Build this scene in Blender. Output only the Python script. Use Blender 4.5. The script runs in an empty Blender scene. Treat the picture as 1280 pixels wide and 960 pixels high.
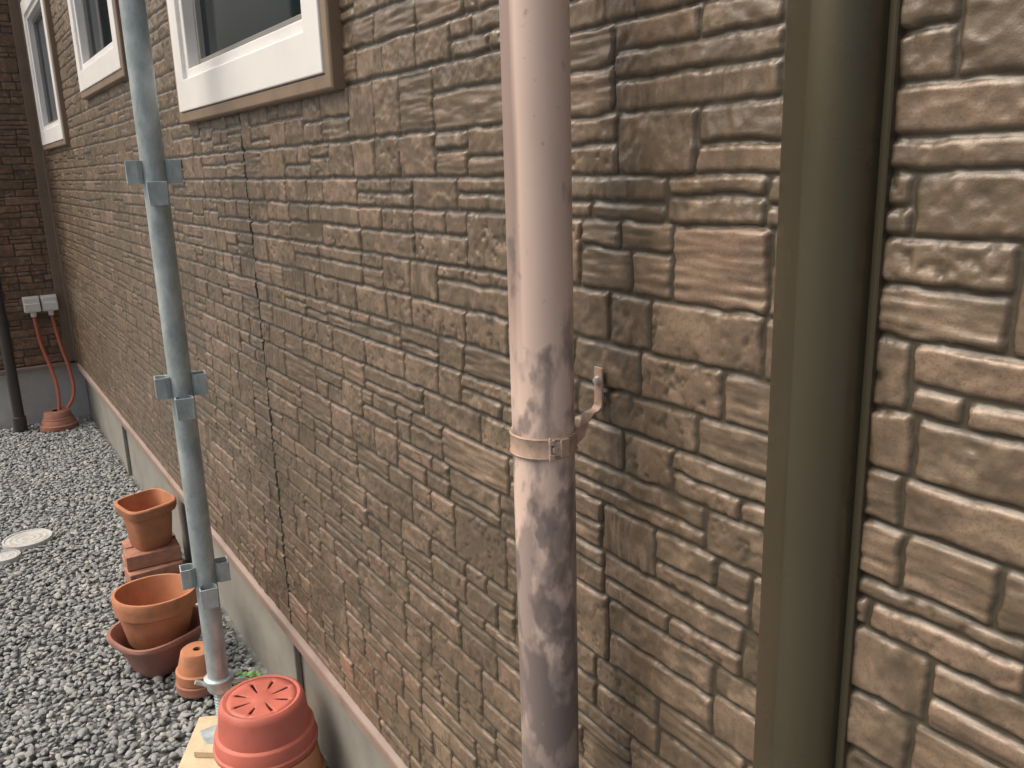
import bpy, bmesh, math, random
import numpy as np
from mathutils import Vector, Matrix
random.seed(7); rng=np.random.default_rng(11)
S=bpy.context.scene
S.view_settings.view_transform='Standard'
try: S.view_settings.look='None'
except Exception: pass
S.view_settings.exposure=0

# ------------------------------------------------------------------ helpers
def link(o,parent=None):
    S.collection.objects.link(o)
    if parent is not None: o.parent=parent
    return o
def empty(name):
    o=bpy.data.objects.new(name,None); return link(o)
def mesh_obj(name,verts,faces,mat=None,parent=None,smooth=False):
    me=bpy.data.meshes.new(name); me.from_pydata([tuple(v) for v in verts],[],faces); me.update()
    o=bpy.data.objects.new(name,me)
    if mat: me.materials.append(mat)
    if smooth: me.polygons.foreach_set('use_smooth',[True]*len(me.polygons))
    return link(o,parent)
def fixn(o):
    bm=bmesh.new(); bm.from_mesh(o.data); bmesh.ops.recalc_face_normals(bm,faces=bm.faces); bm.to_mesh(o.data); bm.free()
def box(name,x0,x1,y0,y1,z0,z1,mat,parent=None,bev=0.0,rotz=0.0,seg=2):
    cx,cy,cz=(x0+x1)/2,(y0+y1)/2,(z0+z1)/2
    bm=bmesh.new(); bmesh.ops.create_cube(bm,size=1)
    for v in bm.verts: v.co=Vector((v.co.x*(x1-x0),v.co.y*(y1-y0),v.co.z*(z1-z0)))
    if bev>0: bmesh.ops.bevel(bm,geom=bm.edges[:],offset=bev,segments=seg,affect='EDGES',profile=.5)
    bmesh.ops.rotate(bm,verts=bm.verts,cent=(0,0,0),matrix=Matrix.Rotation(rotz,3,'Z'))
    bmesh.ops.translate(bm,verts=bm.verts,vec=(cx,cy,cz))
    me=bpy.data.meshes.new(name); bm.to_mesh(me); bm.free(); me.materials.append(mat)
    return link(bpy.data.objects.new(name,me),parent)
def lathe(name,prof,mat,parent=None,n=48,se=2.0,loc=(0,0,0),tilt=(0,0,0),sx=1,sy=1,wob=0,smooth=True,auto=True):
    vs=[];fs=[];m=len(prof)
    for (r,z) in prof:
        for k in range(n):
            a=2*math.pi*k/n; c,s=math.cos(a),math.sin(a)
            q=(abs(c)**se+abs(s)**se)**(-1/se)
            rr=r*q*(1+wob*math.sin(3*a+z*20))
            vs.append(Vector((rr*c*sx,rr*s*sy,z)))
    for j in range(m-1):
        for k in range(n):
            fs.append((j*n+k,j*n+(k+1)%n,(j+1)*n+(k+1)%n,(j+1)*n+k))
    R=Matrix.Rotation(tilt[2],3,'Z')@Matrix.Rotation(tilt[1],3,'Y')@Matrix.Rotation(tilt[0],3,'X')
    vs=[R@v+Vector(loc) for v in vs]
    o=mesh_obj(name,vs,fs,mat,parent,smooth); fixn(o)
    if auto:
        e=o.modifiers.new('es','EDGE_SPLIT'); e.split_angle=math.radians(40)
    return o
def tube(name,pts,r,mat,parent=None,res=8,cyc=False):
    cu=bpy.data.curves.new(name,'CURVE'); cu.dimensions='3D'; cu.bevel_depth=r; cu.bevel_resolution=res; cu.resolution_u=12
    sp=cu.splines.new('BEZIER'); sp.bezier_points.add(len(pts)-1)
    for b,p in zip(sp.bezier_points,pts):
        b.co=p; b.handle_left_type='AUTO'; b.handle_right_type='AUTO'
    sp.use_cyclic_u=cyc; cu.use_fill_caps=True
    cu.materials.append(mat)
    return link(bpy.data.objects.new(name,cu),parent)

# ------------------------------------------------------------------ materials
class N:
    def __init__(s,name):
        s.m=bpy.data.materials.new(name); s.m.use_nodes=True; s.t=s.m.node_tree; s.t.nodes.clear()
        s.out=s.t.nodes.new('ShaderNodeOutputMaterial'); s.b=s.t.nodes.new('ShaderNodeBsdfPrincipled')
        s.t.links.new(s.b.outputs[0],s.out.inputs[0]); s.tc=s.t.nodes.new('ShaderNodeTexCoord')
    def L(s,a,b): s.t.links.new(a,b)
    def noise(s,scale,detail=4,rough=.55,stretch=(1,1,1)):
        mp=s.t.nodes.new('ShaderNodeMapping'); mp.inputs['Scale'].default_value=stretch; s.L(s.tc.outputs['Object'],mp.inputs[0])
        n=s.t.nodes.new('ShaderNodeTexNoise'); n.inputs['Scale'].default_value=scale; n.inputs['Detail'].default_value=detail; n.inputs['Roughness'].default_value=rough
        s.L(mp.outputs[0],n.inputs['Vector']); return n.outputs['Fac']
    def ramp(s,fac,stops):
        r=s.t.nodes.new('ShaderNodeValToRGB'); e=r.color_ramp.elements
        while len(e)<len(stops): e.new(.5)
        for i,(p,c) in enumerate(stops):
            e[i].position=p; e[i].color=(*c,1) if len(c)==3 else c
        s.L(fac,r.inputs[0]); return r.outputs[0]
    def rampf(s,fac,a,b,va=0,vb=1):
        m=s.t.nodes.new('ShaderNodeMapRange'); m.inputs[1].default_value=a;m.inputs[2].default_value=b;m.inputs[3].default_value=va;m.inputs[4].default_value=vb
        s.L(fac,m.inputs[0]); return m.outputs[0]
    def math(s,op,a,b):
        m=s.t.nodes.new('ShaderNodeMath'); m.operation=op
        for i,x in enumerate((a,b)):
            if isinstance(x,(int,float)): m.inputs[i].default_value=x
            else: s.L(x,m.inputs[i])
        return m.outputs[0]
    def mix(s,f,a,b,bt='MIX'):
        m=s.t.nodes.new('ShaderNodeMix'); m.data_type='RGBA'; m.blend_type=bt
        for sock,x in ((m.inputs[0],f),(m.inputs[6],a),(m.inputs[7],b)):
            if isinstance(x,(int,float)): sock.default_value=x
            elif isinstance(x,tuple): sock.default_value=(*x,1)
            else: s.L(x,sock)
        return m.outputs[2]
    def bump(s,h,strength,dist,prev=None):
        b=s.t.nodes.new('ShaderNodeBump'); b.inputs['Strength'].default_value=strength; b.inputs['Distance'].default_value=dist
        s.L(h,b.inputs['Height'])
        if prev is not None: s.L(prev,b.inputs['Normal'])
        return b.outputs[0]
    def attr(s,name):
        a=s.t.nodes.new('ShaderNodeAttribute'); a.attribute_name=name; return a
    def fin(s,col,rough,norm=None,metal=0):
        if isinstance(col,tuple): s.b.inputs['Base Color'].default_value=(*col,1)
        else: s.L(col,s.b.inputs['Base Color'])
        if isinstance(rough,(int,float)): s.b.inputs['Roughness'].default_value=rough
        else: s.L(rough,s.b.inputs['Roughness'])
        s.b.inputs['Metallic'].default_value=metal
        if norm is not None: s.L(norm,s.b.inputs['Normal'])
        return s.m
def simple(name,c,rough=.5,var=.25,scale=12,bs=.15,bscale=150,metal=0,c2=None):
    n=N(name); f=n.noise(scale,5,.65)
    d=c2 if c2 else tuple(x*(1-var) for x in c); l=tuple(min(1,x*(1+var*.6)) for x in c)
    col=n.ramp(f,[(.3,d),(.5,c),(.72,l)])
    bp=n.bump(n.noise(bscale,3,.6),bs,.002)
    return n.fin(col,n.rampf(f,.3,.7,rough*.85,min(1,rough*1.2)),bp,metal)

def siding_mat(name,tint=(1,1,1),gr=(.062,.050,.031),coat=.55,metal=.08):
    n=N(name)
    h=n.attr('hgt').outputs['Fac']; r=n.attr('rnd').outputs['Fac']; mid=n.attr('mid').outputs['Fac']
    T=lambda c: tuple(a*b for a,b in zip(c,tint))
    stone=n.ramp(r,[(0,T((.118,.086,.054))),(.35,T((.150,.110,.071))),(.7,T((.190,.136,.090))),(1,T((.255,.172,.122)))])
    fine=n.noise(330,2,.7)
    stone=n.mix(n.rampf(mid,.20,.75,0,.6),stone,T((.32,.235,.165)))
    stone=n.mix(n.rampf(mid,.0,-.6,0,.55),stone,T((.098,.075,.048)))
    stone=n.mix(n.rampf(fine,.50,.72,0,.5),stone,T((.085,.068,.046)))
    col=n.mix(n.rampf(h,.15,.9),gr,stone)
    col=n.mix(n.rampf(h,-.1,-.45),col,(.020,.017,.013))
    b1=n.bump(fine,.42,.0010)
    m=n.fin(col,n.rampf(fine,.3,.7,.38,.52),b1,metal)
    n.b.inputs['Coat Weight'].default_value=coat; n.b.inputs['Coat Roughness'].default_value=.27; n.b.inputs['Coat IOR'].default_value=1.5
    return m
M_sid=siding_mat('siding_stone_brown')
M_sid2=siding_mat('siding_stone_far',(1.25,1.05,.96),(.06,.048,.036),0,0)

PX,PY,PR=.550,.790,.0365
n=N('downpipe_primer')
sep=n.t.nodes.new('ShaderNodeSeparateXYZ'); n.L(n.tc.outputs['Object'],sep.inputs[0]); z=sep.outputs['Z']
g=n.rampf(z,.95,1.46,.225,-.02)
g2=n.rampf(z,1.46,1.85,0,-.10); g=n.math('ADD',g,g2)
sm=n.noise(20,2,.5,(1,1,.5)); sm2=n.noise(42,3,.6,(1,1,.45)); st=n.noise(9,3,.5,(3,3,.12))
f=n.math('ADD',n.math('MULTIPLY',sm,.6),n.math('MULTIPLY',sm2,.4)); f=n.math('ADD',f,g)
fac=n.rampf(f,.53,.625,0,.70)
fac2=n.rampf(n.math('ADD',n.noise(27,3,.5,(1.2,1,.7)),n.math('MULTIPLY',g,.9)),.59,.67,0,.62)
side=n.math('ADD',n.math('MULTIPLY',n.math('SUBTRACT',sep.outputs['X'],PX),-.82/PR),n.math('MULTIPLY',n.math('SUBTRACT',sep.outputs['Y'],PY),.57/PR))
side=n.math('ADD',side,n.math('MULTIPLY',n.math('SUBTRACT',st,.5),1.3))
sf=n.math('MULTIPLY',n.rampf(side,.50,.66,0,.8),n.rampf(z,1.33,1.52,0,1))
sfac=n.rampf(st,.58,.72,0,.4)
base=n.ramp(n.noise(6,4,.6,(1,1,.4)),[(.3,(.66,.50,.425)),(.55,(.74,.58,.50)),(.75,(.80,.665,.59))])
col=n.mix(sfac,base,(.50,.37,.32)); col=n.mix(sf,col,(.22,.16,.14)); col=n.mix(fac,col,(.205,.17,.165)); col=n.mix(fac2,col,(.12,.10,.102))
fl=n.rampf(n.noise(110,2,.5),.70,.74,0,.4); col=n.mix(fl,col,(.36,.27,.24))
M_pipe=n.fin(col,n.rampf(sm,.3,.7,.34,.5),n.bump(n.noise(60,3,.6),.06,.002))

M_trim=simple('trim_olive_satin',(.115,.102,.068),.28,.06,3,.02,300,.6)
M_brown=simple('casing_brown',(.23,.17,.12),.45,.15,10,.15,300)
M_flash=simple('flashing_mauve_brown',(.27,.205,.175),.45,.2,8,.15,100)
M_white=simple('window_frame_white',(.80,.80,.79),.35,.05,5,.04,100)
M_alu=simple('sash_aluminium',(.30,.30,.29),.35,.1,10,.05,100,.4)
M_conc=simple('foundation_render',(.27,.268,.24),.85,.22,6,.5,120)
M_conc2=simple('foundation_render_light',(.58,.585,.56),.85,.15,6,.4,120)
M_band=simple('bracket_metal_paint',(.46,.33,.26),.36,.3,60,.2,200)
M_steel=simple('screw_steel',(.65,.6,.55),.35,.3,80,.2,300,.6)
M_terr=simple('terracotta_orange',(.46,.20,.105),.75,.28,14,.3,120)
M_terr2=simple('terracotta_weathered',(.34,.155,.11),.8,.35,14,.35,120)
M_red=simple('terracotta_red',(.54,.15,.11),.55,.18,9,.25,160)
M_plum=simple('planter_plum',(.29,.145,.115),.6,.2,9,.2,120)
M_brick=simple('red_brick',(.38,.19,.13),.85,.35,25,.6,140)
M_wood=simple('plank_wood',(.60,.50,.34),.7,.2,18,.3,90)
M_boxp=simple('box_ivory_plastic',(.80,.79,.73),.45,.08,8,.05,100)
M_cond=simple('conduit_red',(.50,.15,.085),.5,.15,12,.1,100)
M_dark=simple('dark_brown_pipe',(.05,.042,.04),.4,.2,8,.05,80)
M_lid=simple('lid_grey_plastic',(.44,.45,.44),.75,.25,20,.25,120)
M_leaf=simple('weed_leaf',(.09,.24,.04),.5,.3,30,.1,80)
M_seal=simple('sealant_dark',(.02,.018,.014),.6,.2,30,.2,80)
M_wallb=simple('house_body_render',(.16,.12,.09),.8,.1,3,.2,40)
n=N('galvanised_steel'); a=n.noise(22,5,.7,(1,1,.5)); b=n.noise(5,3,.6,(1,1,.4))
col=n.ramp(a,[(.3,(.27,.33,.345)),(.5,(.40,.47,.485)),(.7,(.56,.63,.64))]); col=n.mix(n.rampf(b,.6,.75,0,.35),col,(.36,.32,.27))
M_galv=n.fin(col,n.rampf(a,.3,.7,.36,.5),n.bump(n.noise(180,4,.6),.15,.001),.3)
n=N('window_glass'); M_glass=n.fin((.010,.016,.018),.06)
n.b.inputs['IOR'].default_value=1.22
n=N('gravel_stone'); r=n.attr('rnd').outputs['Fac']
c=n.ramp(r,[(0,(.155,.175,.18)),(.3,(.215,.235,.24)),(.6,(.265,.285,.285)),(.88,(.325,.34,.335)),(1,(.44,.44,.41))])
c=n.mix(n.rampf(n.noise(150,3,.6),.4,.7,0,.35),c,(.34,.36,.36)); M_grav=n.fin(c,.75,n.bump(n.noise(300,3,.6),.35,.001))
n=N('ground_soil_gravel'); v=n.t.nodes.new('ShaderNodeTexVoronoi'); v.inputs['Scale'].default_value=38; n.L(n.tc.outputs['Object'],v.inputs['Vector'])
c=n.ramp(v.outputs['Color'],[(0,(.14,.15,.15)),(.5,(.21,.225,.225)),(1,(.29,.305,.30))]); c=n.mix(n.rampf(v.outputs['Distance'],.2,.6,0,.6),c,(.08,.08,.076))
M_ground=n.fin(c,.9,n.bump(v.outputs['Distance'],-.6,.02))

# ------------------------------------------------------------------ siding relief
LAT=rng.random((256,256))
def vn(u,v,off=0):
    u=u+off*17.3; v=v+off*9.1
    iu=np.floor(u).astype(int); iv=np.floor(v).astype(int); fu=u-iu; fv=v-iv
    fu=fu*fu*(3-2*fu); fv=fv*fv*(3-2*fv)
    g=lambda a,b: LAT[a%256,b%256]
    return (g(iu,iv)*(1-fu)+g(iu+1,iv)*fu)*(1-fv)+(g(iu,iv+1)*(1-fu)+g(iu+1,iv+1)*fu)*fv*1.0
def fbm(u,v,off=0,o=3):
    t=0;a=1;s=0
    for k in range(o):
        t=t+a*vn(u*2**k,v*2**k,off+k*3); s+=a; a*=.5
    return t/s-.5
Z0=.41; PH=.455
def layout(y0,y1,z0,z1,seed):
    rs=random.Random(seed); out=[]
    joints=[2.157+3.03*k for k in range(-3,4)]
    zb=z0
    while zb<z1-1e-6:
        bh=[.082,.054,.094,.062,.050,.066,.047]; rs.shuffle(bh)
        z=zb
        for h in bh:
            y=y0-rs.random()*.1
            while y<y1:
                w=rs.uniform(.075,.25) if h>.05 else rs.uniform(.10,.26)
                ye=y+w
                for j in joints:
                    if y<j<ye+.04: ye=j
                if ye-y<.02: ye=y+.02
                w=ye-y
                t=rs.random()
                def put(a,b,c,d): out.append((a,b,c,d,rs.random(),rs.random(),rs.random(),rs.random()))
                if h<.058 and t<.78 or h<.07 and t<.5 or t<.2:
                    if w>.17 and rs.random()<.5:
                        m=y+w*rs.uniform(.35,.65); put(y,m,z,z+h); put(m,ye,z,z+h)
                    else: put(y,ye,z,z+h)
                else:
                    nr=2 if (t<.90 or h<.09) else 3
                    cuts=[0]+sorted([ (i+1)/nr+rs.uniform(-.14,.14) for i in range(nr-1)])+[1]
                    for i in range(nr):
                        a,b=z+h*cuts[i],z+h*cuts[i+1]
                        if w>.14 and rs.random()<.4:
                            m=y+w*rs.uniform(.3,.7); put(y,m,a,b); put(m,ye,a,b)
                        else: put(y,ye,a,b)
                y=ye
            z+=h
        zb+=PH
    return out
def relief(name,ya,za,stones,place,mat,parent,holes=[],joints=[],deep=1.0):
    Y,Zz=np.meshgrid(ya,za,indexing='ij')
    wy=Y+.0042*fbm(Y*50,Zz*50,1,4)*2; wz=Zz+.0034*fbm(Y*34,Zz*42,5,4)*2
    H=np.zeros_like(Y); R=np.full_like(Y,.5)
    iso=fbm(Y*30,Zz*34,9,4); strk=fbm(Y*18,Zz*150,13,3); vert=fbm(Y*120,Zz*28,17,3); pit=fbm(Y*105,Zz*105,21,3)
    # chiselled facets: ridged noise
    rid=.25-np.abs(fbm(Y*26,Zz*40,41,3))
    for (a,b,c,d,r1,r2,r3,r4) in stones:
        i0=np.searchsorted(ya,a-.004); i1=np.searchsorted(ya,b+.004); j0=np.searchsorted(za,c-.004); j1=np.searchsorted(za,d+.004)
        if i1<=i0 or j1<=j0: continue
        sl=(slice(i0,i1),slice(j0,j1))
        gp=.0016+.0012*r2; cy,cz=(a+b)/2,(c+d)/2; hy,hz=(b-a)/2-gp,(d-c)/2-gp
        rr=min(.0035,hz*.4)
        py=np.abs(wy[sl]-cy)-hy+rr; pz=np.abs(wz[sl]-cz)-hz+rr
        sd=np.sqrt(np.maximum(py,0)**2+np.maximum(pz,0)**2)+np.minimum(np.maximum(py,pz),0)-rr
        ew=min(.0036,hz*.5)
        t=np.clip(-sd/ew,0,1); prof=1-(1-t)**1.7
        top=.0036+.0018*r1+ (wy[sl]-cy)/max(hy,.02)*.0008*(r2-.5)*2+(wz[sl]-cz)/max(hz,.01)*.0013*(r3-.5)*2
        if r4<.30: tex=iso[sl]*.0062+pit[sl]*.0032
        elif r4<.50: tex=rid[sl]*.0085-.001+pit[sl]*.0022
        elif r4<.66: tex=strk[sl]*.0056+iso[sl]*.003
        elif r4<.76: tex=vert[sl]*.0042+iso[sl]*.0035
        else: tex=iso[sl]*.0042+pit[sl]*.002+np.minimum(pit[sl]+.08,0)*.009
        h=prof*np.maximum(top+tex,.0014)*deep
        m=h>H[sl]
        H[sl]=np.where(m,h,H[sl]); R[sl]=np.where(m,r3*.75+.25*r1,R[sl])
    for k in range(8):
        zz=Z0+PH*k; m=np.abs(Zz-zz-.0006)<.0022; H[m]=np.minimum(H[m],-.0008)
    hn=np.clip(H/.0042,-1,1)
    for j in joints:
        zig=Y-j+.0014*np.sign(fbm(Y*0+3,Zz*16,3,1))
        H[np.abs(zig)<.0042]=-.005
        hn[(zig>-.0046)&(zig<.0062)]=-1
    M=np.clip(2.4*fbm(Y*40,Zz*46,31,4)+1.2*fbm(Y*7,Zz*7,37,2),-1,1)
    nY,nZ=Y.shape
    co=place(Y,Zz,H).reshape(-1,3).astype(np.float32)
    idx=np.arange(nY*nZ).reshape(nY,nZ)
    q=np.stack([idx[:-1,:-1],idx[1:,:-1],idx[1:,1:],idx[:-1,1:]],-1)
    yc=(Y[:-1,:-1]+Y[1:,1:])/2; zc=(Zz[:-1,:-1]+Zz[1:,1:])/2
    keep=np.ones_like(yc,bool)
    for (a,b,c,d) in holes: keep&=~((yc>a)&(yc<b)&(zc>c)&(zc<d))
    q=q[keep].astype(np.int32); q=q[:,::-1]
    me=bpy.data.meshes.new(name); me.vertices.add(len(co)); me.vertices.foreach_set('co',co.ravel())
    me.loops.add(q.size); me.loops.foreach_set('vertex_index',q.ravel()); me.polygons.add(len(q))
    me.polygons.foreach_set('loop_start',np.arange(0,q.size,4,dtype=np.int32)); me.polygons.foreach_set('use_smooth',np.ones(len(q),bool))
    me.update(calc_edges=True)
    for nm,ar in (('hgt',hn),('rnd',R),('mid',M)):
        at=me.attributes.new(nm,'FLOAT','POINT'); at.data.foreach_set('value',ar.ravel().astype(np.float32))
    me.materials.append(mat)
    return link(bpy.data.objects.new(name,me),parent)

house=empty('house')
WX=.643
holes=[(1.60,2.56,1.86,2.70),(3.45,4.34,2.05,2.75),(5.27,6.2,1.88,2.60)]
zN=np.arange(Z0-.004,3.14,.0025); zF=np.arange(Z0-.004,3.14,.0042)
stones=layout(-1.2,6.6,Z0,3.1,5)
J=[2.157,5.187]
P=lambda Y,Z,H: np.stack([WX-H,Y,Z],-1)
relief('siding_near',np.concatenate([np.arange(-1.0,.2,.008),np.arange(.2,1.3,.0021),np.arange(1.302,2.8,.0028)]),zN,stones,P,M_sid,house,holes,J)
relief('siding_far',np.concatenate([[2.7990],np.arange(2.803,6.56,.0052)]),zF,stones,P,M_sid,house,holes,J)
st2=layout(.0,.70,Z0,3.1,77)
FY=6.56
P2=lambda Y,Z,H: np.stack([Y,FY-H,Z],-1)
o=relief('siding_return_wall',np.arange(.04,.68,.0045),zF,st2,P2,M_sid2,house)
fixn(o)
box('house_body_main',.70,5,-2.2,6.60,.30,3.13,M_wallb,house)
box('house_body_return',.055,5,6.61,10,.30,3.13,M_wallb,house)
box('roof_slab',.60,5.2,-2.3,10.1,3.135,3.30,M_brown,house,.01)
box('foundation',.685,5,-2.1,6.62,-.2,.385,M_conc,house,.004)
box('foundation_return',.09,.684,6.60,9.9,-.2,.385,M_conc2,house,.004)
for i,y in enumerate((1.35,2.30,3.68,5.1)):
    box('foundation_pier_%d'%i,.665,.684,y-.05,y+.05,-.1,.372,M_conc,house,.004)
def extr(name,prof,z0,z1,mat,parent,cap=True,smooth=False):
    n_=len(prof); vs=[(x,y,z0) for x,y in prof]+[(x,y,z1) for x,y in prof]
    fs=[(i,(i+1)%n_,n_+(i+1)%n_,n_+i) for i in range(n_)]
    if cap: fs+=[tuple(range(n_)),tuple(range(n_,2*n_))]
    o=mesh_obj(name,vs,fs,mat,parent,smooth); fixn(o)
    e=o.modifiers.new('es','EDGE_SPLIT'); e.split_angle=math.radians(25); return o
def flash(name,prof,y0,y1,mat,axis='Y'):
    n_=len(prof)
    if axis=='Y': vs=[(a,y0,b) for a,b in prof]+[(a,y1,b) for a,b in prof]
    else: vs=[(y0,a,b) for a,b in prof]+[(y1,a,b) for a,b in prof]
    fs=[(i,(i+1)%n_,n_+(i+1)%n_,n_+i) for i in range(n_)]+[tuple(range(n_)),tuple(range(n_,2*n_))]
    o=mesh_obj(name,vs,fs,mat,house); fixn(o); return o
flash('base_flashing',[(.68,.409),(.642,.407),(.631,.400),(.629,.396),(.629,.372),(.633,.370),(.633,.388),(.68,.392)],-2,6.53,M_flash)
flash('base_flashing_return',[(6.62,.408),(6.545,.406),(6.532,.398),(6.532,.372),(6.538,.372),(6.62,.390)],.05,.60,M_flash,'X')
box('inner_corner_trim',.575,.655,6.535,6.57,.41,3.12,M_brown,house,.003)
box('inner_corner_trim_side',.628,.66,6.49,6.533,.411,3.12,M_brown,house,.003)
box('return_end_trim',.03,.075,6.535,6.61,.40,3.12,M_brown,house,.003)
arc=[(.632-.034*math.cos(t),.470+.034*math.sin(t)) for t in np.linspace(math.radians(26),-math.pi/2,26)]
prof=[(.665,.5215),(.620,.5215),(.6185,.5195)]+arc+[(.6345,.4350),(.6325,.4340),(.6325,.4285),(.634,.427),(.665,.427)]
tr=extr('vertical_cover_trim',prof,.40,3.125,M_trim,house,smooth=True)
for j in J: box('panel_joint_sealant',WX+.0062,WX+.02,j-.016,j+.016,Z0,1.76,M_seal,house)

def window(name,y0,y1,z0,z1):
    w=empty(name); w.parent=house
    def rings(nm,rg,mat):
        vs=[];fs=[]
        for ins,x in rg:
            vs+=[(x,y0+ins,z0+ins),(x,y1-ins,z0+ins),(x,y1-ins,z1-ins),(x,y0+ins,z1-ins)]
        for k in range(len(rg)-1):
            for i in range(4):
                fs.append((k*4+i,k*4+(i+1)%4,(k+1)*4+(i+1)%4,(k+1)*4+i))
        o=mesh_obj(nm,vs,fs,mat,w); fixn(o)
        b=o.modifiers.new('b','BEVEL'); b.width=.0015; b.segments=2
    rings('outer_casing',[(0,.66),(0,.618),(.004,.614),(.026,.614),(.029,.618),(.0292,.66)],M_brown)
    rings('white_frame',[(.0295,.66),(.0295,.612),(.031,.610),(.108,.610),(.110,.613),(.110,.619),(.112,.621),(.134,.621),(.136,.624),(.136,.668)],M_white)
    rings('sash',[(.1365,.672),(.1365,.650),(.158,.650),(.160,.668),(.161,.680)],M_alu)
    box('glass',.664,.668,y0+.15,y1-.15,z0+.15,z1-.15,M_glass,w)
    return w
window('window',1.51,2.65,1.768,2.80)
window('window_mid',3.37,4.42,1.965,2.84)
window('window_end',5.19,6.28,1.80,2.68)

# ------------------------------------------------------------------ ground + gravel
G=200
mesh_obj('ground',[(-G,-G,-.004),(G,-G,-.004),(G,G,-.004),(-G,G,-.004)],[(0,1,2,3)],M_ground)
bm2=bmesh.new(); bmesh.ops.create_icosphere(bm2,subdivisions=2,radius=1)
V1=np.array([v.co[:] for v in bm2.verts]); F1=np.array([[v.index for v in f.verts] for f in bm2.faces]); bm2.free()
tl=[]
for k in range(16):
    V=V1.copy()
    for _ in range(9):
        d=rng.normal(size=3); d/=np.linalg.norm(d); l=rng.uniform(.42,.78); q=V@d; V-=np.outer(np.where(q>l,(q-l)*.97,0),d)
    tl.append((V,F1))
def gravel(name,pts,sizes,T):
    VV=[];FF=[];RR=[];o=0
    for (x,y,z),s in zip(pts,sizes):
        V,F=T[rng.integers(len(T))]
        a,b,c=rng.uniform(0,6.28),rng.uniform(-.45,.45),rng.uniform(-.45,.45)
        R=np.array(Matrix.Rotation(a,3,'Z')@Matrix.Rotation(b,3,'X')@Matrix.Rotation(c,3,'Y'))
        sc=np.array([s*rng.uniform(1,1.5),s*rng.uniform(.75,1.1),s*rng.uniform(.5,.7)])
        VV.append((V*sc)@R.T+np.array([x,y,z])); FF.append(F+o); o+=len(V); RR.append(np.full(len(V),rng.random()))
    V=np.concatenate(VV).astype(np.float32);F=np.concatenate(FF).astype(np.int32);R=np.concatenate(RR).astype(np.float32)
    me=bpy.data.meshes.new(name); me.vertices.add(len(V)); me.vertices.foreach_set('co',V.ravel())
    me.loops.add(F.size); me.loops.foreach_set('vertex_index',F.ravel()); me.polygons.add(len(F))
    me.polygons.foreach_set('loop_start',np.arange(0,F.size,3,dtype=np.int32)); me.polygons.foreach_set('use_smooth',np.ones(len(F),bool)); me.update(calc_edges=True)
    at=me.attributes.new('rnd','FLOAT','POINT'); at.data.foreach_set('value',R); me.materials.append(M_grav)
    return link(bpy.data.objects.new(name,me))
pts=[];sz=[]
sp=.0185
for ix in range(int(1.40/sp)):
    for iy in range(int(5.1/sp)):
        x=-.72+ix*sp+random.uniform(-.011,.011); y=1.45+iy*sp+random.uniform(-.011,.011)
        if x>.675: continue
        s=random.uniform(.0075,.0145)
        if random.random()<.07: s*=1.35
        pts.append((x,y,.005+random.random()*.009)); sz.append(s)
gravel('gravel',pts,sz,tl)

# ------------------------------------------------------------------ downpipe
dp=empty('downpipe')
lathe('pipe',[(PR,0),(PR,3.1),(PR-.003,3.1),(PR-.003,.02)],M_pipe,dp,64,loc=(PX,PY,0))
br=empty('downpipe_bracket')
zb=1.318
lathe('band',[(PR+.0005,zb-.012),(PR+.0025,zb-.013),(PR+.0035,zb-.011),(PR+.0025,zb-.009),(PR+.0025,zb+.009),(PR+.0035,zb+.011),(PR+.0025,zb+.013),(PR+.0005,zb+.012)],M_band,br,64,loc=(PX,PY,0))
ca=math.atan2(-PY,-PX)
def on_pipe(nm,ang,r,w,h,t,z,mat,bev=.001):
    o=box(nm,-t/2,t/2,-w/2,w/2,-h/2,h/2,mat,br,bev); o.location=(PX+r*math.cos(ang),PY+r*math.sin(ang),z); o.rotation_euler=(0,0,ang); return o
for k,dz in enumerate((-.0085,0,.0085)):
    on_pipe('hinge_%d'%k,ca+.22+(.10 if k==1 else 0),PR+.0045,.007,.0065,.005,zb+dz,M_band)
on_pipe('hinge_plate',ca+.40,PR+.0036,.010,.016,.002,zb,M_steel)
on_pipe('hinge_pin',ca+.17,PR+.005,.003,.029,.003,zb,M_steel)
on_pipe('band_tab',ca+.62,PR+.0045,.012,.022,.003,zb,M_band)
def strip(nm,path,w,t,mat,parent):
    vs=[];fs=[]
    n_=len(path)
    for i,(p,wd) in enumerate(path):
        p=Vector(p); a=Vector(path[max(i-1,0)][0]); b=Vector(path[min(i+1,n_-1)][0]); d=(b-a).normalized(); wd=Vector(wd).normalized(); nn=d.cross(wd).normalized()
        for sx,sy in ((-1,-1),(1,-1),(1,1),(-1,1)): vs.append(p+wd*sx*w/2+nn*sy*t/2)
    for i in range(n_-1):
        for k in range(4): fs.append((i*4+k,i*4+(k+1)%4,i*4+4+(k+1)%4,i*4+4+k))
    fs+=[(0,1,2,3),tuple(n_*4-4+k for k in range(4))]
    o=mesh_obj(nm,vs,fs,mat,parent); fixn(o); b=o.modifiers.new('b','BEVEL'); b.width=.0008; b.segments=2; return o
U=(0,1,0)
strip('arm',[((PX+.028,PY-.026,zb+.003),(0,.2,1)),((PX+.040,PY-.022,zb+.008),(0,.4,1)),((PX+.052,PY-.012,zb+.019),(0,1,.6)),((PX+.066,PY-.004,zb+.021),U),((.6265,PY,zb+.021),U),((.6315,PY,zb+.026),U),((.6325,PY,zb+.034),U),((.6325,PY,zb+.074),U)],.015,.0030,M_band,br)
o=lathe('screw',[(.0001,.004),(.004,.0035),(.0058,.0),(.0058,-.002)],M_steel,br,16,loc=(.6295,PY,zb+.058),tilt=(0,-math.pi/2,0))

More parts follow.
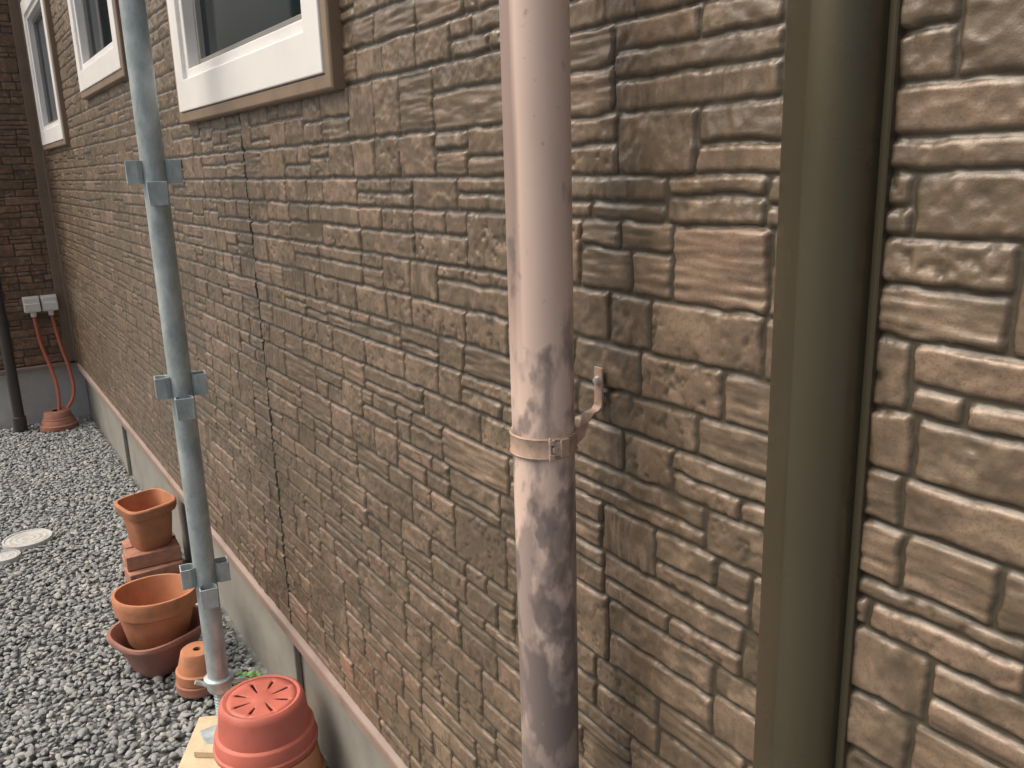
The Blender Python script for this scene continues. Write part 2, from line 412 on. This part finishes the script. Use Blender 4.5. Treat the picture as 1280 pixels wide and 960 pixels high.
# ------------------------------------------------------------------ scaffold pole
SX,SY,SR=.458,2.30,.0290
sc=empty('scaffold_pole')
lathe('tube',[(SR-.003,.25),(SR-.003,.215),(SR,.215),(SR,4.2),(SR-.003,4.2),(SR-.003,4.0)],M_galv,sc,40,loc=(SX,SY,0))
def pocket(ang,z):
    t=.0035; w=.046; dpt=.034; h=.056
    out=SR+dpt
    prof=[(SR-.003,-w/2+.008),(SR+.008,-w/2),(out,-w/2),(out,w/2),(SR+.008,w/2),(SR-.003,w/2-.008),(SR-.003,w/2-.008-t),(SR+.008-.001,w/2-t),(out-t,w/2-t),(out-t,-w/2+t),(SR+.007,-w/2+t),(SR-.003,-w/2+.008+t)]
    n_=len(prof); vs=[]
    c,s=math.cos(ang),math.sin(ang)
    for zz,sc_ in ((z-h/2,.92),(z+h/2,1.0)):
        for a,b in prof:
            b*=sc_; vs.append((SX+a*c-b*s,SY+a*s+b*c,zz))
    fs=[(i,(i+1)%n_,n_+(i+1)%n_,n_+i) for i in range(n_)]
    for k in range(5):
        a=k; b=(k+1); c2=n_-2-k; d=n_-1-k
        if b<=c2: fs.append((a,b,c2,d)); fs.append((n_+a,n_+d,n_+c2,n_+b))
    o=mesh_obj('wedge_pocket',vs,fs,M_galv,sc); fixn(o); m=o.modifiers.new('b','BEVEL'); m.width=.0012; m.segments=2; m.limit_method='ANGLE'
for z in (.567,1.10,1.638,2.17,2.70,3.23,3.76):
    a0=math.radians(-8)
    pocket(a0,z); pocket(a0+math.pi,z); pocket(a0+math.pi/2,z-.050); pocket(a0-math.pi/2,z-.050)
tp=[]; z=.055
while z<.235: tp+= [(.0155,z),(.019,z+.004),(.019,z+.006),(.0155,z+.010)]; z+=.010
lathe('jack_thread',tp,M_galv,sc,28,loc=(SX,SY,0),smooth=False,auto=False)
lathe('jack_nut',[(.02,.205),(.030,.205),(.034,.212),(.034,.236),(.040,.238),(.040,.246),(.030,.250),(.028,.250)],M_galv,sc,28,loc=(SX,SY,0))
tube('jack_handle_a',[(SX+.03,SY-.01,.222),(SX+.055,SY-.02,.226),(SX+.078,SY-.024,.215)],.0065,M_galv,sc)
tube('jack_handle_b',[(SX-.03,SY+.01,.222),(SX-.045,SY+.02,.230),(SX-.060,SY+.022,.238)],.0065,M_galv,sc)
box('jack_base_plate',SX-.06,SX+.06,SY-.06,SY+.06,.052,.058,M_galv,sc,.002)
pk=box('wooden_plank',-.14,.14,-.30,.30,-.014,.014,M_wood,None,.003); pk.location=(.400,2.11,.037); pk.rotation_euler=(0,0,math.radians(-28))
wb=box('wood_offcut',-.018,.018,-.03,.03,-.009,.009,M_wood,None,.002); wb.location=(.392,2.25,.061); wb.rotation_euler=(0,0,.9)

# ------------------------------------------------------------------ pots
rp=empty('red_flower_pot')
def slotted(parent,mat,loc,R,H,rb,nslot=8,rim=.04,rimR=None):
    x,y,z=loc; rimR=rimR or R
    lathe('body',[(rimR-.006,z+.003),(rimR-.002,z),(rimR,z+.004),(rimR+.001,z+.016),(rimR-.004,z+.020),(rimR-.006,z+rim-.003),(rimR-.008,z+rim),(rimR-.016,z+rim+.003),(rb+.012,z+H-.020),(rb+.008,z+H-.006),(rb,z+H),(rb-.008,z+H-.002)],mat,parent,72,loc=(x,y,0))
    lathe('inner_wall',[(rimR-.006,z+.003),(rb-.002,z+H-.012)],mat,parent,48,loc=(x,y,0))
    rs=[.012,.020,.030,.042,.060,.074,rb-.008]; zt=[H-.002,H-.003,H-.006,H-.006,H-.005,H-.004,H-.003]
    n_=96; vs=[];fs=[]
    for r,zz in zip(rs,zt):
        for k in range(n_):
            a=2*math.pi*k/n_; vs.append((x+r*math.cos(a),y+r*math.sin(a),z+zz))
    vs.append((x,y,z+H-.002))
    for j in range(len(rs)-1):
        for k in range(n_):
            ph=k%(n_//nslot)
            if j in (2,3,4) and ph in (0,1) and not (j==2 and (k//(n_//nslot))%2): continue
            fs.append((j*n_+k,j*n_+(k+1)%n_,(j+1)*n_+(k+1)%n_,(j+1)*n_+k))
    fs+=[(k,(k+1)%n_,len(vs)-1) for k in range(n_)]
    o=mesh_obj('slotted_base',vs,fs,mat,parent,True); fixn(o)
    m=o.modifiers.new('s','SOLIDIFY'); m.thickness=.004; m.offset=-1
slotted(rp,M_red,(.516,2.08,.136),.128,.144,.100,8,.056,.136)
lp=lathe('flower_pot',[(.116,.0),(.120,.004),(.120,.045),(.112,.05),(.104,.117),(.10,.121),(.02,.121),(.02,.115),(.095,.112),(.108,.03),(.110,0)],M_terr,None,64,loc=(.535,2.045,.014))
lathe('bowl_planter',[(.001,0),(.085,0),(.090,.006),(.096,.03),(.118,.09),(.132,.118),(.144,.124),(.147,.134),(.144,.142),(.134,.142),(.126,.13),(.11,.09),(.088,.03),(.001,.02)],M_plum,None,64,se=2.9,loc=(.405,2.89,.014),tilt=(.03,-.02,.35),sx=1.05,sy=.95)
lathe('flower_pot',[(.001,0),(.090,0),(.094,.006),(.112,.085),(.116,.110),(.122,.113),(.128,.118),(.131,.150),(.133,.170),(.130,.176),(.121,.176),(.116,.16),(.106,.10),(.084,.02),(.001,.015)],M_terr,None,64,se=2.2,loc=(.402,2.90,.100),tilt=(-.03,.05,.2))
lathe('small_flower_pot',[(.068,.0),(.072,.003),(.073,.030),(.067,.033),(.062,.060),(.058,.066),(.02,.066)],M_terr2,None,48,loc=(.470,2.66,.016))
lathe('small_flower_pot',[(.064,.0),(.070,.003),(.071,.032),(.064,.036),(.050,.096),(.046,.1),(.012,.1),(.012,.092),(.044,.092),(.060,.03)],M_terr,None,48,loc=(.472,2.66,.052),tilt=(.03,.02,0))
bs=empty('brick_stack')
box('brick_a',.41,.62,3.52,3.63,.016,.076,M_brick,bs,.004,.06); box('brick_b',.42,.63,3.65,3.75,.016,.076,M_brick,bs,.004,-.03)
box('brick_c',.415,.625,3.55,3.65,.078,.138,M_brick,bs,.004,-.05); box('brick_d',.43,.63,3.67,3.76,.078,.138,M_brick,bs,.004,.04)
lathe('square_flower_pot',[(.001,0),(.066,0),(.070,.005),(.082,.12),(.085,.150),(.098,.155),(.103,.168),(.104,.190),(.100,.195),(.092,.195),(.088,.18),(.066,.02),(.001,.015)],M_terr,None,64,se=4.2,loc=(.53,3.65,.140),tilt=(.05,-.03,.25))
lathe('conduit_pot_cover',[(.110,.0),(.116,.004),(.116,.030),(.106,.034),(.098,.060),(.094,.064),(.094,.072),(.088,.076),(.080,.115),(.074,.120),(.03,.120)],M_terr2,None,48,loc=(.455,6.33,.012))
for k,(xc) in enumerate((.425,.530)):
    j=empty('electrical_box')
    box('cover',xc-.046,xc+.046,6.475,6.53,.775,.872,M_boxp,j,.006); box('back',xc-.049,xc+.049,6.53,6.56,.772,.875,M_boxp,j,.003)
    box('lid_step',xc-.046,xc+.046,6.468,6.478,.782,.835,M_boxp,j,.004)
    lathe('gland',[(.018,0),(.018,.03),(.013,.035)],M_boxp,j,20,loc=(xc,6.505,.745))
tube('conduit',[(.425,6.505,.775),(.427,6.50,.70),(.440,6.49,.55),(.470,6.46,.40),(.485,6.40,.25),(.470,6.35,.10)],.0115,M_cond)
tube('conduit',[(.530,6.505,.775),(.535,6.50,.70),(.555,6.47,.52),(.580,6.44,.36),(.572,6.39,.20),(.500,6.35,.10)],.0115,M_cond)
dk=empty('dark_downpipe')
lathe('pipe',[(.034,0),(.034,3.1),(.030,3.1)],M_dark,dk,32,loc=(.235,6.40,0)); lathe('socket',[(.034,.0),(.041,.0),(.041,.09),(.034,.093)],M_dark,dk,32,loc=(.235,6.40,.02))
def lid(x,y,r):
    L=[(.001,.006)]
    for k in range(3): a=r*(.2+k*.25); L+=[(a,.006),(a+.002,.0072),(a+.006,.0072),(a+.008,.006)]
    L+=[(r*.9,.006),(r*.93,.010),(r,.010),(r+.002,.004),(r+.002,-.03)]
    return lathe('drain_inspection_lid',L,M_lid,None,48,loc=(x,y,.022))
lid(.108,4.33,.102); lid(.008,4.17,.060)
vs=[];fs=[]
for k in range(34):
    a=random.uniform(0,6.28); l=random.uniform(.02,.05); e=random.uniform(.2,1.3); bx,by=.575+random.gauss(0,.018),2.52+random.gauss(0,.02)
    d=Vector((math.cos(a)*math.cos(e),math.sin(a)*math.cos(e),math.sin(e))); s=Vector((-math.sin(a),math.cos(a),0))*l*.28; b0=Vector((bx,by,.03+random.random()*.06))
    i=len(vs); vs+=[b0,b0+d*l*.5+s,b0+d*l+Vector((0,0,-.006)),b0+d*l*.5-s]; fs.append((i,i+1,i+2,i+3))
mesh_obj('weed_plant',vs,fs,M_leaf)

# ------------------------------------------------------------------ light
az=math.radians(60); el=math.radians(56)
s=Vector((-math.sin(az)*math.cos(el),math.cos(az)*math.cos(el),math.sin(el)))
sd=bpy.data.lights.new('sun','SUN'); sd.energy=1.5; sd.angle=math.radians(60); sd.color=(1,.93,.83)
so=link(bpy.data.objects.new('sun',sd)); so.rotation_euler=s.to_track_quat('Z','Y').to_euler(); so.location=(0,0,8)
w=bpy.data.worlds.new('World'); S.world=w; w.use_nodes=True; nt=w.node_tree; bg=nt.nodes['Background']
sk=nt.nodes.new('ShaderNodeTexSky'); sk.sky_type='NISHITA'; sk.sun_disc=False; sk.sun_elevation=el; sk.sun_rotation=-az; sk.dust_density=10; sk.air_density=1; sk.ozone_density=.3
nt.links.new(sk.outputs[0],bg.inputs[0]); bg.inputs[1].default_value=.15
# ------------------------------------------------------------------ camera
cd=bpy.data.cameras.new('camera'); cd.sensor_width=36; cd.lens=36*1080/1280; cd.clip_start=.02; cd.clip_end=600
co=link(bpy.data.objects.new('camera',cd))
R=Matrix(((.8365,.1588,-.5245),(-.5472,.1902,-.8151),(-.0296,.9688,.2462)))
co.matrix_world=Matrix.Translation((0,0,1.63))@R.to_4x4()
S.camera=co
